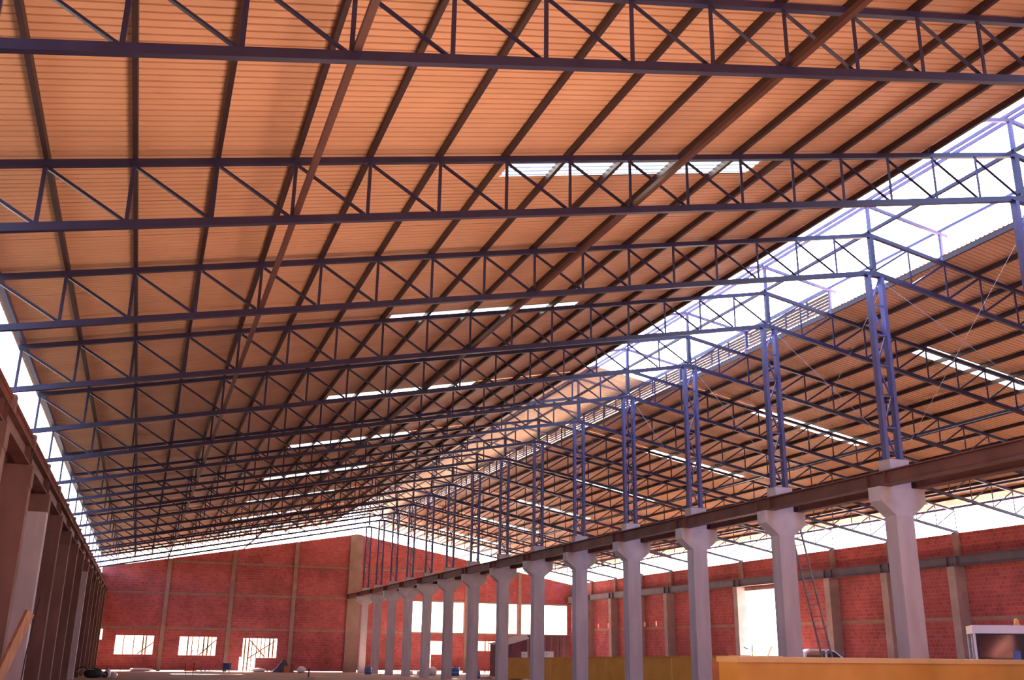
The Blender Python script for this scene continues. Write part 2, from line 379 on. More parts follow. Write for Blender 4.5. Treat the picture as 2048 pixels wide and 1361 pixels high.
LM = [sheet_mesh('roof_sheet', ROOF, xl0, 8.75), sheet_mesh('roof_sheet', ROOF, 8.55, XE, 0.006), sheet_mesh('roof_sheet', ROOF, xl0, 6.72),
      sheet_mesh('skylight_sheet', SKYL, 6.55, 13.62, 0.006), sheet_mesh('roof_sheet', ROOF, 13.5, XE)]
RM = [sheet_mesh('roof_sheet', ROOF, XR - 0.1, mir(8.75)), sheet_mesh('roof_sheet', ROOF, mir(8.55), mir(XE), 0.006), sheet_mesh('roof_sheet', ROOF, XR - 0.1, mir(6.92)),
      sheet_mesh('skylight_sheet', SKYL, mir(7.1), mir(13.9), 0.006), sheet_mesh('roof_sheet', ROOF, mir(13.8), mir(XE))]
j0 = -29; j1 = 93  # roof run on past the far gable, overhang added to block sun
for j in range(j0, j1):
    y = Y2 + 0.40 + j if j <= 0 else (Y2 + 0.40 + j * 0.975 if j <= 12 else Y2 + 0.10 + j)
    for root, M in ((cl, LM), (cr, RM)):
        ids = (2, 3, 4) if (j % 12 == 0 and j >= 0) else (0, 1)
        for i in ids: link('skylight_sheet' if i == 3 else 'roof_sheet', M[i], root, (0, y, 0.003 * (j % 2)))

# ------------------------------------------------------------------ roof trusses
def make_truss():
    t = thing('roof_truss', (XC, 0, ZBC))
    def L(x, z): return (x - XC, 0, z - ZBC)
    for s in (-1, 1):
        def q(i, top): # panel point on wing s
            x = px(i); x = x if s < 0 else mir(x)
            return L(x, zt(i, s) if top else zb(i, s))
        a = Vector(q(0, True)); b = Vector(q(NP, True)); e = (a - b).normalized() * (0.08 if s < 0 else 0.0)
        MB().bar(a + e, b, 0.12, 0.13).build('top_chord', STEEL, t)
        a = Vector(q(0, False)); b = Vector(q(NP, False)); e = (a - b).normalized() * 0.12
        MB().bar(a + e, b, 0.12, 0.155).build('bottom_chord', STEEL, t)
        for i in range(NP):
            a = Vector(q(i, False)) + Vector((0, 0, 0.07)); b = Vector(q(i, True)) - Vector((0, 0, 0.06))
            MB().angle(a, b, 0.072, 0.014, (0, 1, 0)).build('vertical_strut', STEEL, t)
        for i in range(NP):
            a = Vector(q(i, True)) + Vector((-s * 0.06, 0, -0.08)); b = Vector(q(i + 1, False)) + Vector((s * 0.06, 0, 0.09))
            MB().angle(a, b, 0.075, 0.014).build('diagonal_brace', STEEL, t)
    MB().bar((0, 0, 0.1), (0, 0, ZTC - ZBC - 0.08), 0.16, 0.14).build('king_post', STEEL, t)
    MB().box(-0.42, 0.42, -0.1, 0.1, -0.135, -0.10).build('bearing_plate', STEEL, t)
    return t
tr0 = make_truss()
kids = [(c, []) for c in children(tr0)]
for k in range(0, 17):
    t = tr0 if k == 16 else copy_tree(tr0, kids, (XC, YK(k), ZBC))
    t.location = (XC, YK(k), ZBC)
    tag(t, 'navy steel roof truss, %s counted from the far brick gable wall' % ORD[16 - k], 'roof truss', 'roof trusses across the hall')

# ------------------------------------------------------------------ purlins, ties, ridge beam
def purlin(x, z, w_, h_, name, ma, label, cat, group, y0=Y0, y1=YF + 2.9):
    o = MB().box(-w_ / 2, w_ / 2, 0, y1 - y0, -h_ / 2, h_ / 2).build(name, ma, None, loc=(x, y0, z))
    return tag(o, label, cat, group)
for s, wl in ((-1, 'the wall of brown pillars'), (1, 'the wall with the doorway')):
    for i in range(0, 16):
        x = px(i) if s < 0 else mir(px(i))
        if i == 0:
            purlin(x, zt(0, s) + 0.14, 0.13, 0.14, 'eave_purlin', STEEL_L, 'blue grey steel purlin along the eave above %s' % wl, 'purlin', 'roof purlins')
        else:
            purlin(x, zt(i, s) + 0.065 + 0.085, 0.085, 0.17, 'roof_purlin', PURLIN, 'dark oxide roof purlin, %s up from the eave above %s' % (ORD[i - 1], wl), 'purlin', 'roof purlins')
    for i in (4, 9):
        x = px(i) if s < 0 else mir(px(i))
        purlin(x + 0.08, zb(i, s) + 0.14, 0.11, 0.11, 'tie_beam', TIE if s < 0 else STEEL, '%s steel tie along the bottom chords, %s one from %s' % ('rust brown' if s < 0 else 'navy', 'first' if i == 4 else 'second', wl), 'tie beam', 'ties along the bottom chords')
purlin(XC, ZTC + 0.13, 0.10, 0.10, 'ridge_beam', STEEL, 'navy steel ridge beam joining the truss peaks below the lantern', 'ridge beam', None)

# ------------------------------------------------------------------ ridge lantern
LH = 1.1
la = thing('roof_lantern', (XC, 0, ZTC), 'raised ridge lantern of navy steel frames with louvres and pale sheets', 'lantern')
xa = XC - px(15)
p1 = MB().bar((0, 0, 0.08), (0, 0, LH), 0.10, 0.10).mesh('lantern_post', STEEL_L)
zr = -ST * xa; zrr = -STR * xa
p2 = MB().bar((0, 0, 0.1), (0, 0, LH - 0.04), 0.09, 0.09).mesh('lantern_post', STEEL_L)
r1 = MB().bar((0, 0, LH), (-xa - 0.3, 0, LH - ST * (xa + 0.3)), 0.08, 0.11).mesh('lantern_rafter', STEEL_L)
r2 = MB().bar((0, 0, LH), (xa + 0.3, 0, LH - STR * (xa + 0.3)), 0.08, 0.11).mesh('lantern_rafter', STEEL_L)
for k in range(0, 17):
    link('lantern_post', p1, la, (0, YK(k), 0))
    link('lantern_post', p2, la, (-xa, YK(k), zr)); link('lantern_post', p2, la, (xa, YK(k), zrr))
    link('lantern_rafter', r1, la, (0, YK(k), 0)); link('lantern_rafter', r2, la, (0, YK(k), 0))
for x, z in ((-0.13, LH + 0.08), (0.13, LH + 0.08), (-xa, LH + zr + 0.09), (xa, LH + zrr + 0.09)):
    MB().box(x - 0.035, x + 0.035, Y0, YF + 0.2, z - 0.05, z + 0.05).build('lantern_purlin', STEEL_L, la)
YLS = YK(6) + 3.8
def lant_mesh(sgn):
    x0, x1 = (XC - xa - 0.45, XC + 0.0) if sgn < 0 else (XC, XC + xa + 0.8)  # doorway-side overhang widened to block sun through the louvres
    mb = MB(); n = 5
    prof = []
    for j in range(n):
        y = j * PITCH; prof += [(y, 0), (y + 0.115, 0), (y + 0.135, 0.034), (y + 0.175, 0.034)]
    prof += [(1.0, 0), (1.05, 0.003)]
    for y, z in prof:
        mb.v += [(x0 - XC, y, zroof(x0) - ZTC + LH + 0.15 + z), (x1 - XC, y, zroof(x1) - ZTC + LH + 0.15 + z)]
    for i in range(len(prof) - 1): mb.f.append((2 * i, 2 * i + 1, 2 * i + 3, 2 * i + 2))
    return mb.mesh('lantern_sheet', LANT)
LS = (lant_mesh(-1), lant_mesh(1)); y = YLS
while y < YF + 2.6:  # sheets carried past the gable to keep sun off the far floor
    for mm in LS: link('lantern_sheet', mm, la, (0, y, 0))
    y += 1.0
# louvres on the doorway side
fr = MB(); zlo, zhi = 0.40, LH + 0.0
for yy in (0.06, 1.5, 3.0, 4.5, 5.94): fr.box(-0.03, 0.03, yy - 0.035, yy + 0.035, zlo - 0.06, zhi)
fr.box(-0.03, 0.03, 0, 6, zlo - 0.05, zlo); fr.box(-0.03, 0.03, 0, 6, zhi - 0.02, zhi + 0.03)
frm = fr.mesh('louver_frame', STEEL)
slm = MB().bar((0.05, 0.05, 0), (0.05, 5.95, 0), 0.145, 0.014, (0.30, 0, 0.95)).mesh('louver_slat', LOUV)
for k in range(4, 17):
    fo = link('louver_frame', frm, la, (xa + 0.02, YK(k), zrr))
    for i in range(5):
        link('louver_slat', slm, fo, (0.02, 0, zlo + 0.06 + i * 0.135))

# ------------------------------------------------------------------ central concrete columns, lattice posts, wires
ZC0, ZC1, ZC2, ZST = Z(4.0), Z(4.42), Z(4.85), Z(5.72)
for k in range(0, 17):
    g0 = gz(YK(k)); n = ORD[16 - k]
    c = thing('concrete_column', (XC, YK(k), g0), 'grey concrete column with twin corbels, %s from the far brick gable wall' % n, 'column', 'row of concrete columns down the middle')
    MB().box(-0.33, 0.33, -0.26, 0.26, -0.08, ZC0 - g0).build('shaft', CONC, c)
    MB().prism([(-0.33, ZC0 - g0), (0.33, ZC0 - g0), (0.84, ZC1 - g0), (0.84, ZC2 - g0), (-0.84, ZC2 - g0), (-0.84, ZC1 - g0)], -0.27, 0.27).build('corbel_head', CONC_H, c)
    MB().box(-0.36, 0.36, -0.26, 0.26, ZC2 - g0, ZST - g0).build('upper_stub', CONC_H, c)
def make_post():
    t = thing('lattice_post', (XC, 0, ZST)); hp = ZBC - 0.135 - ZST
    MB().box(-0.4, 0.4, -0.2, 0.2, 0, 0.03).build('base_plate', STEEL_L, t)
    for sx in (-1, 1):
        MB().extrude([(-0.065, -0.1), (0.065, -0.1), (0.065, 0.1), (-0.065, 0.1)], (sx * 0.26, 0, 0.03), (sx * 0.26, 0, hp), (0, 1, 0)).build('leg', STEEL_L, t)
    n = 6
    for i in range(1, n):
        z = 0.03 + (hp - 0.03) * i / n
        MB().bar((-0.2, -0.04, z), (0.2, -0.04, z), 0.05, 0.05).build('rung', STEEL_L, t)
    for i in range(n):
        z0 = 0.03 + (hp - 0.03) * i / n + 0.04; z1 = 0.03 + (hp - 0.03) * (i + 1) / n - 0.04; s = 1 if i % 2 else -1
        MB().bar((-s * 0.2, 0.03, z0), (s * 0.2, 0.03, z1), 0.045, 0.045, (0, 1, 0)).build('lacing_bar', STEEL_L, t)
    return t
lp0 = make_post(); lkids = [(c, []) for c in children(lp0)]
for k in range(0, 17):
    t = lp0 if k == 16 else copy_tree(lp0, lkids, (XC, YK(k), ZST))
    t.location = (XC, YK(k), ZST)
    tag(t, 'blue steel lattice post on the %s concrete column from the far brick gable wall' % ORD[16 - k], 'lattice post', 'lattice posts under the ridge')
for k in range(2, 9):
    for a, b, nm in (((YK(k), ZST + 0.2), (YK(k + 1), ZBC - 0.3), 'rising away from'), ((YK(k), ZBC - 0.3), (YK(k + 1), ZST + 0.2), 'sloping down behind')):
        d_ = b[0] - a[0]; e_ = b[1] - a[1]
        o = MB().tube([(0, 0.06, 0.01 * e_), (0.0, d_ - 0.06, 0.99 * e_)], 0.006, 6).build('bracing_wire', GREY, None, loc=(XC + (0.345 if e_ > 0 else 0.385), a[0], a[1]))
        tag(o, 'thin bracing wire %s the %s lattice post from the far gable' % (nm, ORD[16 - k]), 'wire', 'cross wires between lattice posts')

# ------------------------------------------------------------------ crane runway beams
def runway(x, z0, h, w_, label, ma, k0=-1, k1=17):
    r_ = thing('runway_beam', (x, YK(k0), z0), label, 'beam', 'crane runway beams')
    me = MB().ibeam((0, 0.01, h / 2), (0, 5.99, h / 2), w_, h, 0.035, 0.03).mesh('beam_segment', ma)
    sp = MB().box(-w_ / 2 + 0.02, w_ / 2 - 0.02, -0.012, 0.012, 0.035, h - 0.035).mesh('stiffener', ma)
    for k in range(k0, k1):
        o = link('beam_segment', me, r_, (0, (k - k0) * BAY, 0))
        link('stiffener', sp, o, (0, 0.4, 0)); link('stiffener', sp, o, (0, 5.6, 0))
    return r_
runway(XC - 0.63, ZC2, 0.45, 0.34, 'long rusty steel crane beam on the corbels facing the brown pillars', RUST)
runway(XC + 0.63, ZC2, 0.45, 0.34, 'long rusty steel crane beam on the corbels facing the doorway wall', RUST)
runway(XL + 0.55, Z(4.7), 0.52, 0.34, 'rusty steel crane beam resting on the row of brown pillars', RUST)
runway(XR - 0.55, Z(5.15), 0.62, 0.34, 'dull grey steel crane beam running along the wall above the doorway', GREYB)

# ------------------------------------------------------------------ wall pillars
for k in range(0, 17):
    g0 = gz(YK(k)); n = ORD[16 - k]
    pale = k in (5, 10)
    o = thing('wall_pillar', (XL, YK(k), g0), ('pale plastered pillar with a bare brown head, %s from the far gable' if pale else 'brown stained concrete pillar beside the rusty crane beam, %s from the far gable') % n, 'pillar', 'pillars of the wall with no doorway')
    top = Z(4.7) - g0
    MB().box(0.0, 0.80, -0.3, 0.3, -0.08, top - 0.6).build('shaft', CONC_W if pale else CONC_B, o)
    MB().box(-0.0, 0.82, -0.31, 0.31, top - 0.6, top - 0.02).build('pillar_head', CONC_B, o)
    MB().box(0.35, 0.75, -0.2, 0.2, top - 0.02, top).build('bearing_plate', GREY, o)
    o = thing('wall_pillar', (XR, YK(k), g0), 'grey brown concrete pillar against the wall with the doorway, %s from the far gable' % n, 'pillar', 'pillars of the doorway wall')
    top = Z(5.15) - g0
    MB().box(-0.80, 0.0, -0.3, 0.3, -0.08, top - 0.6).build('shaft', CONC_G, o)
    MB().box(-0.82, 0.0, -0.31, 0.31, top - 0.6, top - 0.02).build('pillar_head', CONC_G, o)
    MB().box(-0.75, -0.35, -0.2, 0.2, top - 0.02, top).build('bearing_plate', GREY, o)


# ------------------------------------------------------------------ yellow crane girders lying on the ground
def slab_frame(a, b):
    """x axis from a to b along the ground"""
    a = Vector(a); b = Vector(b); return math.atan2(b.y - a.y, b.x - a.x), (b.xy - a.xy).length
GA = (12.75, 20.08)
ang, Lg = slab_frame((*GA, 0), (27.5, 22.4, 0))
gg = thing('crane_girder', (*GA, gz(20.5)), 'long yellow box girder lying in front of the concrete columns', 'girder', rz=ang)
hg = Z(-0.22) - gz(20.5)
MB().prism([(0.0, 0.55), (0.35, 0.17), (Lg, 0.17), (Lg, hg), (0.0, hg)], 0, 0.62).build('box_body', YEL, gg)
MB().box(-0.02, Lg, -0.05, 0.67, hg, hg + 0.12).build('top_flange', YEL_T, gg)  # added lip, its paler paint stands for the sunlit top face
MB().box(0.35, Lg, -0.05, 0.67, 0.15, 0.18).build('bottom_flange', YEL, gg)
for x in (1.2, 5.2, 9.4, 13.5):
    o = MB().box(-0.11, 0.11, -0.25, 0.87, 0, 0.15).build('timber_sleeper', WOOD, None)
    v = Matrix.Rotation(ang, 3, 'Z') @ Vector((x, 0, 0)); o.location = (GA[0] + v.x, GA[1] + v.y, gz(20.5)); o.rotation_euler = (0, 0, ang)
    tag(o, 'squared timber sleeper under the yellow box girder, %s from its cut end' % ORD[int(x / 4)], 'sleeper', 'sleepers under the girder')
ec = thing('end_carriage', (13.72, 21.75, gz(21.6)), 'orange brown crane end carriage with a square end port behind the yellow girder', 'end carriage', rz=0.35)
he = Z(-0.16) - gz(21.6)
MB().box(-0.32, 2.3, 0.0, 0.42, 0.3, he).build('carriage_body', ORG, ec)
fp = MB(); fp.box(-0.30, -0.10, -0.03, 0.0, he - 0.52, he - 0.46).box(-0.30, -0.10, -0.03, 0.0, he - 0.24, he - 0.18).box(-0.30, -0.25, -0.03, 0, he - 0.46, he - 0.24).box(-0.15, -0.10, -0.03, 0, he - 0.46, he - 0.24)
fp.build('port_frame', YEL_T, ec); MB().box(-0.25, -0.15, -0.012, 0.0, he - 0.46, he - 0.24).build('port_shade', DARK, ec)  # dark plate stands for the shade inside the port
for x in (0.55, 1.2, 1.85): MB().box(x - 0.22, x + 0.22, 0.02, 0.4, he, he + 0.08).build('pad', YEL_T, ec)
for x in (0.15, 1.9): MB().tube([(x, 0.1, 0.2), (x, 0.32, 0.2)], 0.2, 18).build('wheel', DARK, ec)

ang2, Lg2 = slab_frame((24.6, 68.0, 0), (29.2, 45.0, 0))
g2 = thing('crane_girder', (24.6, 68.0, gz(68)), 'long ochre girder with scuffed paint lying behind the concrete columns', 'girder', rz=ang2)
def gl(x): return gz(68) * 0 + (gz(45) - gz(68)) * x / Lg2
ha, hb = Z(-0.66) - gz(68), Z(-0.20) - gz(68)
MB().prism([(0.0, 0.15), (Lg2, 0.15 + gl(Lg2)), (Lg2, hb), (0.0, ha)], -0.35, 0.35).build('box_body', YEL, g2)
MB().prism([(-0.03, ha), (Lg2, hb), (Lg2, hb + 0.04), (-0.03, ha + 0.04)], -0.4, 0.4).build('top_flange', YEL, g2)
for x in (0.06, 6, 12, 18, 23): MB().box(x - 0.012, x + 0.012, -0.39, -0.35, 0.2 + gl(x), ha + (hb - ha) * x / Lg2 - 0.02).build('stiffener', YEL_T, g2)
for x in (1.0, 8.0, 15.0, 22.0): MB().box(x - 0.12, x + 0.12, -0.5, 0.5, gl(x) - 0.02, 0.16 + gl(x)).build('bearer', WOOD, g2)
def on_girder(x): return (Matrix.Rotation(ang2, 3, 'Z') @ Vector((x, 0, 0))) + Vector((24.6, 68.0, gz(68) + ha + 0.04 + (hb - ha) * x / Lg2))
for x, wd, lab in ((2.15, 0.40, 'small white wooden crate at the end of the ochre girder'), (4.9, 0.95, 'wider white crate with a dark keyhole on the ochre girder')):
    p = on_girder(x); c = thing('white_crate', p, lab, 'crate', rz=-0.35)
    MB().box(-wd / 2, wd / 2, -0.2, 0.2, 0.012, 0.36).build('box', WHITE, c)
    MB().box(-wd / 2 - 0.02, wd / 2 + 0.02, -0.22, 0.22, 0.36, 0.385).build('lid', WHITE, c)
    MB().box(-0.025, 0.025, -0.215, -0.2, 0.15, 0.24).build('latch', DARK, c)

# ------------------------------------------------------------------ ladder leaning on the crane beam
lt, lb = Vector((22.18, 30.75, Z(5.05))), Vector((23.9, 31.15, gz(31.15)))
ld = thing('ladder', lb, 'tall narrow steel ladder leaning against the rusty crane beam', 'ladder')
dv = lt - lb; W2 = 0.30
for s in (-1, 1): MB().bar((0, s * W2, 0), (dv.x, dv.y + s * W2 * 0.9, dv.z), 0.04, 0.07, (0, 1, 0)).build('rail', LADR, ld)
for i in range(1, 16):
    t_ = i / 16; MB().tube([(dv.x * t_, dv.y * t_ - W2, dv.z * t_), (dv.x * t_, dv.y * t_ + W2, dv.z * t_)], 0.02, 8).build('rung', GREY, ld)

# ------------------------------------------------------------------ vehicles
def wheel_at(mb_parent, x, y, r, w_):
    o = MB().tube([(x, y - w_ / 2, r), (x, y + w_ / 2, r)], r, 20).build('wheel', DARK, mb_parent)
    MB().tube([(x, y - w_ / 2 - 0.01, r), (x, y + w_ / 2 + 0.01, r)], r * 0.55, 14).build('hub', GREY, o)
# pickup seen over the girder: x forward
cz = gz(36.6)
cp = thing('pickup_truck', (27.7, 36.9, cz), 'white pickup with dark side windows parked behind the ladder', 'pickup', rz=math.radians(-28))
MB().prism([(-2.5, 0.5), (2.45, 0.5), (2.5, 0.8), (2.4, 1.12), (1.15, 1.22), (-2.5, 1.22)], -0.85, 0.85).build('body', WHITE, cp)
hr = Z(0.17) - cz
cabp = [(-0.95, 1.22), (1.15, 1.22), (0.45, hr - 0.10), (0.25, hr), (-0.60, hr), (-0.80, hr - 0.10)]
MB().prism(cabp, -0.78, 0.78).build('cab', WHITE, cp)
for s in (-1, 1):
    y0_, y1_ = (s * 0.78, s * 0.80)
    MB().prism([(-0.86, 1.27), (-0.02, 1.27), (-0.02, hr - 0.08), (-0.55, hr - 0.08), (-0.74, hr - 0.16)], min(y0_, y1_), max(y0_, y1_)).build('side_window', GLASS, cp)
    MB().prism([(0.08, 1.27), (0.98, 1.27), (0.38, hr - 0.12), (0.22, hr - 0.08), (0.08, hr - 0.08)], min(y0_, y1_), max(y0_, y1_)).build('side_window', GLASS, cp)
    for x in (-1.55, 1.55): wheel_at(cp, x, s * 0.78, 0.37, 0.22)
    MB().box(1.0, 1.12, min(s * 0.80, s * 0.98), max(s * 0.80, s * 0.98), 1.25, 1.42).build('mirror', DARK, cp)
ws = MB(); ws.v = [(1.17, -0.7, 1.25), (1.17, 0.7, 1.25), (0.50, 0.62, hr - 0.08), (0.50, -0.62, hr - 0.08), (1.14, -0.7, 1.25), (1.14, 0.7, 1.25), (0.47, 0.62, hr - 0.08), (0.47, -0.62, hr - 0.08)]
ws.f = [(0, 1, 2, 3), (7, 6, 5, 4), (0, 4, 5, 1), (1, 5, 6, 2), (2, 6, 7, 3), (3, 7, 4, 0)]; ws.build('windscreen', GLASS, cp)
# loader cab at the frame edge
tz = gz(30.2)
tk = thing('site_truck', (31.3, 30.6, tz), 'white roofed site truck cab with dark windscreen and amber beacon', 'truck', rz=math.radians(-128))
ht = Z(1.10) - tz
MB().box(-1.0, 1.05, -1.1, 1.1, 0.55, 1.35).build('cab_lower', WHITE, tk)
MB().box(-0.95, 0.98, -1.04, 1.04, 1.35, ht - 0.3).build('cab_interior', NAVYT, tk)
MB().box(-1.02, 1.08, -1.12, 1.12, ht - 0.3, ht).build('cab_roof', WHITE, tk)
for y_ in (-1.07, 1.07):
    for x_ in (-0.95, 0.3, 1.0): MB().box(x_ - 0.05, x_ + 0.05, y_ - 0.04, y_ + 0.04, 1.35, ht - 0.3).build('pillar', WHITE, tk)
MB().box(0.98, 1.0, -0.98, 0.98, 1.42, ht - 0.34).build('windscreen', GLASS, tk)
for s in (-1, 1): MB().box(-0.85, 0.2, min(s * 1.04, s * 1.06), max(s * 1.04, s * 1.06), 1.42, ht - 0.34).build('side_window', GLASS, tk)
MB().box(1.0, 1.12, -0.45, 0.45, 0.7, 1.2).build('grille', DARK, tk)
MB().box(0.99, 1.02, 0.2, 0.45, 1.5, 1.85).build('sun_strip', BLUE, tk)
MB().box(-3.6, -1.05, -1.15, 1.15, 0.8, 1.5).build('load_bed', GREY, tk)
MB().box(-3.6, 1.0, -0.4, 0.4, 0.55, 0.8).build('chassis', DARK, tk)
for x in (-2.7, 0.2):
    for s in (-1, 1): wheel_at(tk, x, s * 0.95, 0.5, 0.28)
bk = MB().lathe([(0.11, 0), (0.11, 0.05), (0.085, 0.06), (0.085, 0.2), (0.05, 0.25), (0.01, 0.26)], (0.3, 0.55, ht)).build('beacon', TAIL, tk, smooth=True)

# ------------------------------------------------------------------ site shed with a zinc awning
sz = gz(84); sh = thing('site_shed', (29.5, 84.0, sz), 'dark maroon board shed with a grey zinc awning behind the columns', 'shed')
hs_ = Z(0.45) - sz
nb = 22
for i in range(nb):
    x0 = i * 6.6 / nb; MB().box(x0 + 0.01, x0 + 6.6 / nb - 0.01, -0.02 * (i % 2), 0.03, 0.0, hs_ + 0.7 * min(1, x0 / 2.6) - 0.06).build('wall_board', MAROON, sh)
MB().box(0.05, 6.55, 0.03, 2.4, 0.0, hs_ - 0.1).build('shed_core', MAROON, sh)
MB().prism([(0.0, hs_ - 0.1), (2.6, hs_ + 0.6), (6.7, hs_ + 0.6), (6.7, hs_ + 0.66), (2.55, hs_ + 0.66), (-0.1, hs_ - 0.04)], -0.1, 2.6).build('roof_board', NAVYT, sh)
aw = MB()
for i in range(14):
    x0 = -0.2 + i * 0.2
    for dx, dz in ((0, 0), (0.1, 0.035)): aw.v += [(x0 + dx, -0.9, hs_ - 0.30 + (x0 + dx) * 0.27 + dz), (x0 + dx, -0.1, hs_ + 0.10 + (x0 + dx) * 0.27 + dz)]
aw.f = [(2 * i, 2 * i + 2, 2 * i + 3, 2 * i + 1) for i in range(27)]
aw.build('awning', ZINC, sh)
for x in (0.0, 2.4): MB().bar((x, -0.85, 0), (x, -0.85, hs_ - 0.34 + x * 0.27), 0.07, 0.07).build('awning_post', WOOD, sh)

# ------------------------------------------------------------------ timber props in the gable openings
def prop(x0, z0, x1, z1, th, lab, grp, ma=WOODD, y=0.42):
    o = MB().bar((0, 0, 0), (x1 - x0, 0, z1 - z0), th, th, (0, 1, 0)).build('timber_prop', ma, None, loc=(x0, YF + y, z0)); return tag(o, lab, 'prop', grp)
G = gz(YF + 0.5) - 0.05
wins = [('from the brown pillars in the gable window nearest them', [-1.22, -0.28, 0.62, 0.9], [(0.15, -1.0, 1.62, 0.15)]),
        ('from the brown pillars in the middle low gable window', [4.9, 5.3, 5.9, 6.42, 6.8, 7.2], [(6.05, -1.05, 7.6, 0.45)]),
        ('from the brown pillars in the window above the broken doorway', [10.5, 10.85, 11.2, 11.65, 12.1, 12.5, 12.95, 13.35], [(11.0, 0.45, 12.6, -1.2), (10.9, -1.35, 13.7, 0.5)]),
        ('from the brown pillars in the window beside the trestle', [36.6, 37.0], [])]
for wi, (lab, xs, dg) in enumerate(wins):
    for j, x in enumerate(xs):
        prop(x, G, x + random.uniform(-0.05, 0.05), Z(0.8), random.choice((0.09, 0.11, 0.14)), '%s upright timber prop ' % ORD[j] + lab, 'upright props ' + lab)
    for j, (a, b, c, d) in enumerate(dg):
        prop(a, Z(b), c, Z(d), 0.12, ('rising' if wi < 2 or j else 'falling') + ' diagonal timber brace ' + lab.split(' pillars ')[1].replace('nearest them', 'nearest the brown pillars'), 'braces across the gable windows', y=0.62 + 0.18 * j)

# ------------------------------------------------------------------ things on the floor
def at(x, y): return (x, y, gz(y))
wb = thing('wheelbarrow', at(-2.35, 71.0), 'dark wheelbarrow tipped over beside the last pale pillar', 'wheelbarrow', rz=0.5)
MB().blob((0, 0, 0.28), (0.62, 0.42, 0.36), 14, 8, 0.05, 0.75).build('tray', DARK, wb, True)
MB().tube([(0.75, -0.06, 0.2), (0.75, 0.06, 0.2)], 0.2, 18).build('wheel', DARK, wb)
for s in (-1, 1): MB().tube([(0.75, s * 0.1, 0.2), (0.2, s * 0.25, 0.5), (-0.6, s * 0.32, 0.55), (-1.05, s * 0.34, 0.35)], 0.025, 8).build('handle', GREY, wb, True)
for i, (x, y, lab) in enumerate(((-1.55, 72.2, 'upright white plastic can beside the tipped wheelbarrow'), (-1.1, 70.4, 'white plastic can lying beside the tipped wheelbarrow'))):
    c = thing('plastic_can', at(x, y), lab, 'can', rz=0.4 + i)
    if i == 0:
        MB().lathe([(0.16, 0), (0.19, 0.04), (0.19, 0.42), (0.15, 0.5), (0.06, 0.54), (0.06, 0.6)], (0, 0, 0)).build('body', WHITE, c, True)
        MB().lathe([(0.07, 0.58), (0.07, 0.64), (0.02, 0.65)], (0, 0, 0)).build('cap', BLUE, c)
    else:
        MB().tube([(-0.28, 0, 0.18), (-0.24, 0, 0.18), (0.2, 0, 0.18), (0.3, 0, 0.18)], [0.14, 0.18, 0.18, 0.06], 14).build('body', WHITE, c, True)
        MB().tube([(0.3, 0, 0.18), (0.36, 0, 0.18)], 0.06, 10).build('cap', BLUE, c)
hose = tag(MB().tube([(0.3 * math.cos(t) * 1.2, 0.12 * t, 0.35 + 0.32 * math.sin(t)) for t in [i * 0.35 for i in range(12)]], 0.03, 8).build('hose', DARK, None, True, loc=at(-2.95, 67.9)), 'black hose loop hanging beside the pale pillar', 'hose')
hose.location.z += 0.02
def sack(x, y, rx, ry, rz, lab, sd=1, ma=SACK):
    o = MB().blob((0, 0, rz * 0.8), (rx, ry, rz), 14, 8, 0.14, 0.8, sd).build('cement_sack', ma, None, True, loc=at(x, y)); return tag(o, lab, 'sack')
sack(11.8, 106.0, 0.75, 0.4, 0.2, 'flat white sack on the ground by the broken doorway', 1)
sack(0.6, 106.3, 1.1, 0.4, 0.16, 'long flat white sack under the gable window by the brown pillars', 2)
sack(15.45, 102.2, 0.42, 0.4, 0.34, 'plump white sack beside the navy tarpaulin heap', 3)
sack(24.9, 88.5, 0.42, 0.4, 0.42, 'plump white sack between two concrete columns', 4)
tp = thing('tarpaulin_heap', at(13.8, 103.0), 'pointed heap under a navy tarpaulin by the gable pilaster', 'heap')
MB().lathe([(1.15, 0.0), (0.95, 0.22), (0.6, 0.55), (0.3, 0.95), (0.12, 1.15), (0.02, 1.2)], (0, 0, 0), 9).build('tarpaulin', NAVYT, tp)
MB().box(-0.05, 0.5, -1.15, -0.75, 0, 0.62).build('brown_box', ORG, tp)
bb = thing('blue_bucket', at(7.95, 97.0), 'blue plastic tub on short legs near the gable pilaster', 'bucket')
MB().lathe([(0.30, 0.32), (0.36, 0.42), (0.38, 0.8), (0.40, 0.82), (0.40, 0.86)], (0, 0, 0)).build('tub', BLUE, bb, True)
for a in (0.8, 2.3, 3.9, 5.5): MB().bar((0.36 * math.cos(a), 0.36 * math.sin(a), 0), (0.27 * math.cos(a), 0.27 * math.sin(a), 0.36), 0.05, 0.05).build('leg', GREY, bb)
def drum(x, y, r, h, lab, ma=BLUE):
    d = thing('drum', at(x, y), lab, 'drum')
    MB().lathe([(r * 0.96, 0), (r, 0.03), (r, h * 0.33), (r * 1.04, h * 0.35), (r, h * 0.37), (r, h * 0.66), (r * 1.04, h * 0.68), (r, h * 0.7), (r, h - 0.02), (r * 0.95, h)], (0, 0, 0), 18).build('barrel', ma, d, True)
    MB().lathe([(r * 0.3, h), (r * 0.3, h + 0.03)], (0, 0, 0), 12).build('bung', DARK, d)
drum(20.0, 92.6, 0.32, 0.62, 'blue drum beside the foot of a slim concrete column near the gable')
drum(26.2, 86.0, 0.42, 0.72, 'larger blue drum beside the leaning pipe')
drum(24.4, 74.6, 0.36, 0.6, 'short blue drum in front of the leaning pipe')
cans = [tag(MB().lathe([(0.15, 0), (0.17, 0.03), (0.17, 0.3), (0.16, 0.33)], (0, 0, 0), 14).build('paint_pail', WHITE, None, True, loc=at(x, 93.6)), 'small white pail between the concrete columns, %s' % q_, 'pail', 'white pails on the floor') for x, q_ in ((24.3, 'nearer the row of columns'), (25.0, 'farther from the row of columns'))]
